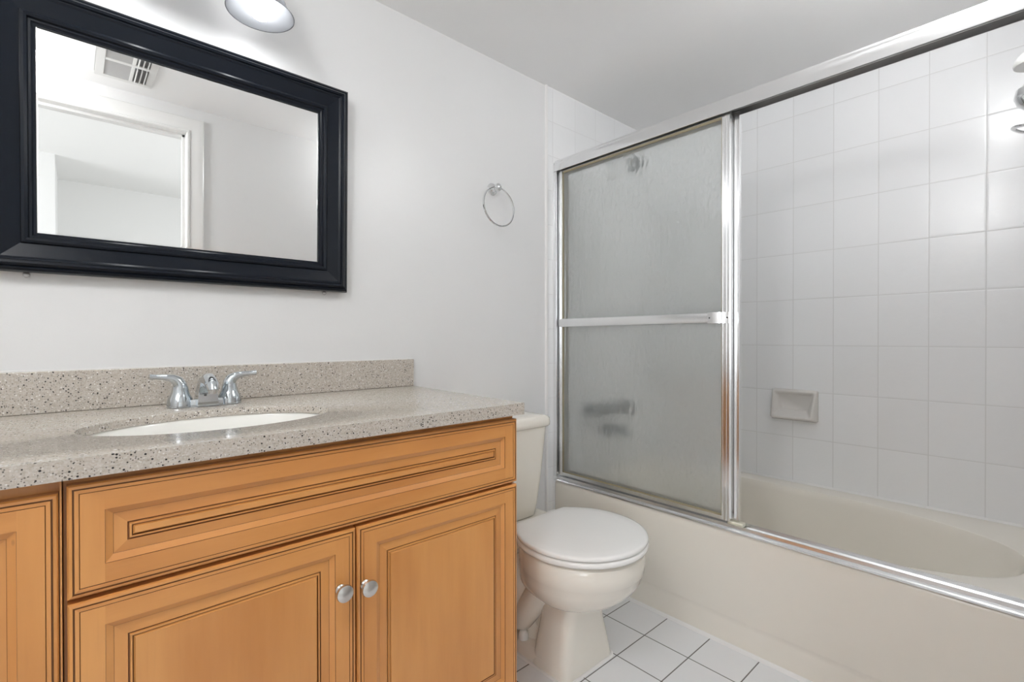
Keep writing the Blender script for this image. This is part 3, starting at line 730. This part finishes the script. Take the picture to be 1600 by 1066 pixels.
# ------------------------------------------------------------------ soap dish on the right wall
SD0, SD1, SZ0, SZ1 = -.832, -.647, .660, .797
m = MB()
def sd(d_top, d_bot, iyb, iyt, iz0, iz1):
    """rounded rectangle inset on the sloping front; d_* are distances out of the wall"""
    xs = XB-.0006; pts = []
    for k in range(4):
        iy = iyb if k < 2 else iyt
        y = (SD0+iy) if k in (0, 3) else (SD1-iy)
        z = SZ0+iz0 if k < 2 else SZ1-iz1
        for q in range(4):
            r = .008; a = (PI+PI/2*k) + PI/2*q/3
            yy = y + (r if k in (0, 3) else -r) + r*math.cos(a); zz = z + (r if k < 2 else -r) + r*math.sin(a)
            t = (zz-SZ0)/(SZ1-SZ0)
            pts.append((xs-(d_bot+(d_top-d_bot)*min(1, max(0, t))), yy, zz))
    return pts
m.loft([sd(0, 0, 0, 0, 0, 0), sd(.006, .014, 0, 0, 0, 0), sd(.010, .044, .005, .003, .008, .004), sd(.012, .052, .012, .007, .012, .007), sd(.0125, .054, .016, .010, .015, .010), sd(.0115, .052, .020, .013, .019, .013),
        sd(.004, .030, .034, .020, .040, .022), sd(.004, .006, .042, .024, .046, .024)])
sdish = build(m, 'soap_dish', 'dish', loc=(XB-.0006, -.74, .73), smooth=60)
tag(sdish, 'warm grey ceramic soap dish set on the white tiled right wall', 'soap dish')

# ------------------------------------------------------------------ shower plumbing seen through the obscure glass
YW = -.0045
sh = thing('overhead_shower', 'darkened chrome shower head on a bent arm high up behind the glass', 'shower head', (1.985, YW, 1.93))
m = MB(); m.lathe([(.030, 0), (.028, .006), (.012, .012)], (1.985, YW, 1.935), (0, -1, 0)); m.tube([(1.985, YW, 1.935), (1.985, -.07, 1.94), (1.985, -.12, 1.915), (1.985, -.145, 1.885)], .0095, 12); build(m, 'arm', 'chrome_dim', sh)
m = MB(); m.lathe([(.012, 0), (.016, .012), (.020, .02), (.038, .055), (.040, .066), (0, .067)], (1.985, -.143, 1.888), (0, -.6, -.8)); build(m, 'head', 'chrome_dim', sh)
tv = thing('tub_valve_set', 'row of three darkened chrome bath valve handles on the tiled back wall behind the glass', 'bath valve', (1.98, YW, .675))
for x in (1.84, 1.98, 2.12):
    m = MB(); m.lathe([(.036, 0), (.034, .006), (.018, .012), (.014, .03)], (x, YW, .675), (0, -1, 0)); e = build(m, 'escutcheon', 'chrome_dim', tv)
    m = MB(); m.lathe([(.016, .028), (.030, .034), (.033, .05), (.030, .066), (0, .07)], (x, YW, .675), (0, -1, 0), 8); build(m, 'valve_handle', 'chrome_dim', tv)
tsp = thing('tub_spout', 'darkened chrome tub spout below the three valve handles behind the glass', 'tub spout', (1.985, YW, .56))
m = MB(); m.tube([(1.985, YW, .57), (1.985, -.05, .57), (1.985, -.10, .566), (1.985, -.13, .555), (1.985, -.14, .54)], [.031, .029, .027, .024, .018], 20); build(m, 'spout', 'chrome_dim', tsp)
m = MB(); m.lathe([(.004, 0), (.004, .02), (.008, .022), (.008, .03), (0, .032)], (1.985, -.115, .588), seg=14); build(m, 'diverter_knob', 'chrome_dim', tsp)
# hand-shower rail on the near end wall, just entering the frame on the right
hr = thing('shower_slide_rail', 'chrome shower slide rail with white cap on the end wall, cut by the right edge', 'shower rail', (2.0, YN, 1.36))
m = MB(); m.tube([(2.0, YN+.045, 1.33), (2.0, YN+.045, 1.85)], .010, 16); build(m, 'rail', 'chrome', hr)
m = MB(); m.lathe([(.0, 0), (.047, 0), (.049, .006), (.046, .018), (.036, .032), (.020, .042), (0, .046)], (2.0, YN+.052, 1.790), (0, 0, 1), 32); m.tube([(2.0, YN+.0005, 1.802), (2.0, YN+.048, 1.802)], .014, 14)
build(m, 'top_cap', 'supply', hr, label='white domed top cap')
m = MB(); m.lathe([(0, -.038), (.018, -.035), (.032, -.022), (.039, 0), (.034, .022), (.019, .035), (0, .039)], (2.0, YN+.060, 1.704), (0, 0, 1), 32); build(m, 'slider', 'chrome', hr)
m = MB(); m.tube([(2.0+.038*math.cos(2*PI*k/40), YN+.062+.036*math.sin(2*PI*k/40), 1.612+.010*math.sin(2*PI*k/40)) for k in range(40)], [(.004, .007)]*40, 12, closed=True); build(m, 'holder_ring', 'chrome', hr)
m = MB(); m.lathe([(.016, 0), (.014, .012), (.011, .03), (.016, .04), (.0185, .055), (.016, .07), (0, .078)], (2.0, YN+.0005, 1.349), (0, 1, 0), 24); build(m, 'lower_mount', 'chrome', hr)

# ------------------------------------------------------------------ ceiling vent (seen in the mirror)
VX0, VX1, VY0, VY1 = .072, .274, -1.398, -.985
av = thing('ceiling_vent', 'white metal air vent grille in the ceiling, seen in the mirror', 'vent', ((VX0+VX1)/2, (VY0+VY1)/2, ZC))
m = MB(); zt = ZC-.0005
ym = (VY0+VY1)/2; xm = .195
cells = [(VX0+.03, xm-.006, VY0+.03, ym-.012), (xm+.006, VX1-.025, VY0+.03, ym-.012), (VX0+.03, xm-.006, ym+.012, VY1-.03), (xm+.006, VX1-.025, ym+.012, VY1-.03)]
for a, b in (((VX0, VY0), (VX1, VY0+.03)), ((VX0, VY1-.03), (VX1, VY1)), ((VX0, VY0+.03), (VX0+.03, VY1-.03)), ((VX1-.025, VY0+.03), (VX1, VY1-.03)), ((VX0+.03, ym-.012), (VX1-.025, ym+.012)), ((xm-.006, VY0+.03), (xm+.006, ym-.012)), ((xm-.006, ym+.012), (xm+.006, VY1-.03))):
    m.box((*a, zt-.006), (*b, zt))
build(m, 'grille_frame', 'white_metal', av, smooth=0, bevel=.0015)
m = MB()
for c in cells: m.box((c[0], c[2], zt-.001), (c[1], c[3], zt))
build(m, 'duct_opening', 'duct', av, smooth=0)
for i, c in enumerate(cells):
    if i % 2 == 0:
        for k in range(9):
            y = c[2]+(k+.5)*(c[3]-c[2])/9; m = MB()
            m.loft([[(c[0], y-.006, zt-.0055), (c[0], y-.005, zt-.0055), (c[0], y+.004, zt-.0015), (c[0], y+.003, zt-.0015)], [(c[1], y-.006, zt-.0055), (c[1], y-.005, zt-.0055), (c[1], y+.004, zt-.0015), (c[1], y+.003, zt-.0015)]])
            build(m, 'louver', 'vent_slat', av, smooth=0)
    else:
        for k in range(3):
            x = c[0]+(k+.5)*(c[1]-c[0])/3; m = MB()
            m.box((x-.0015, c[2], zt-.014), (x+.0015, c[3], zt-.0015)); build(m, 'louver', 'white_metal', av, smooth=0)

for o in bpy.data.objects:
    if '_o' in o: del o['_o']
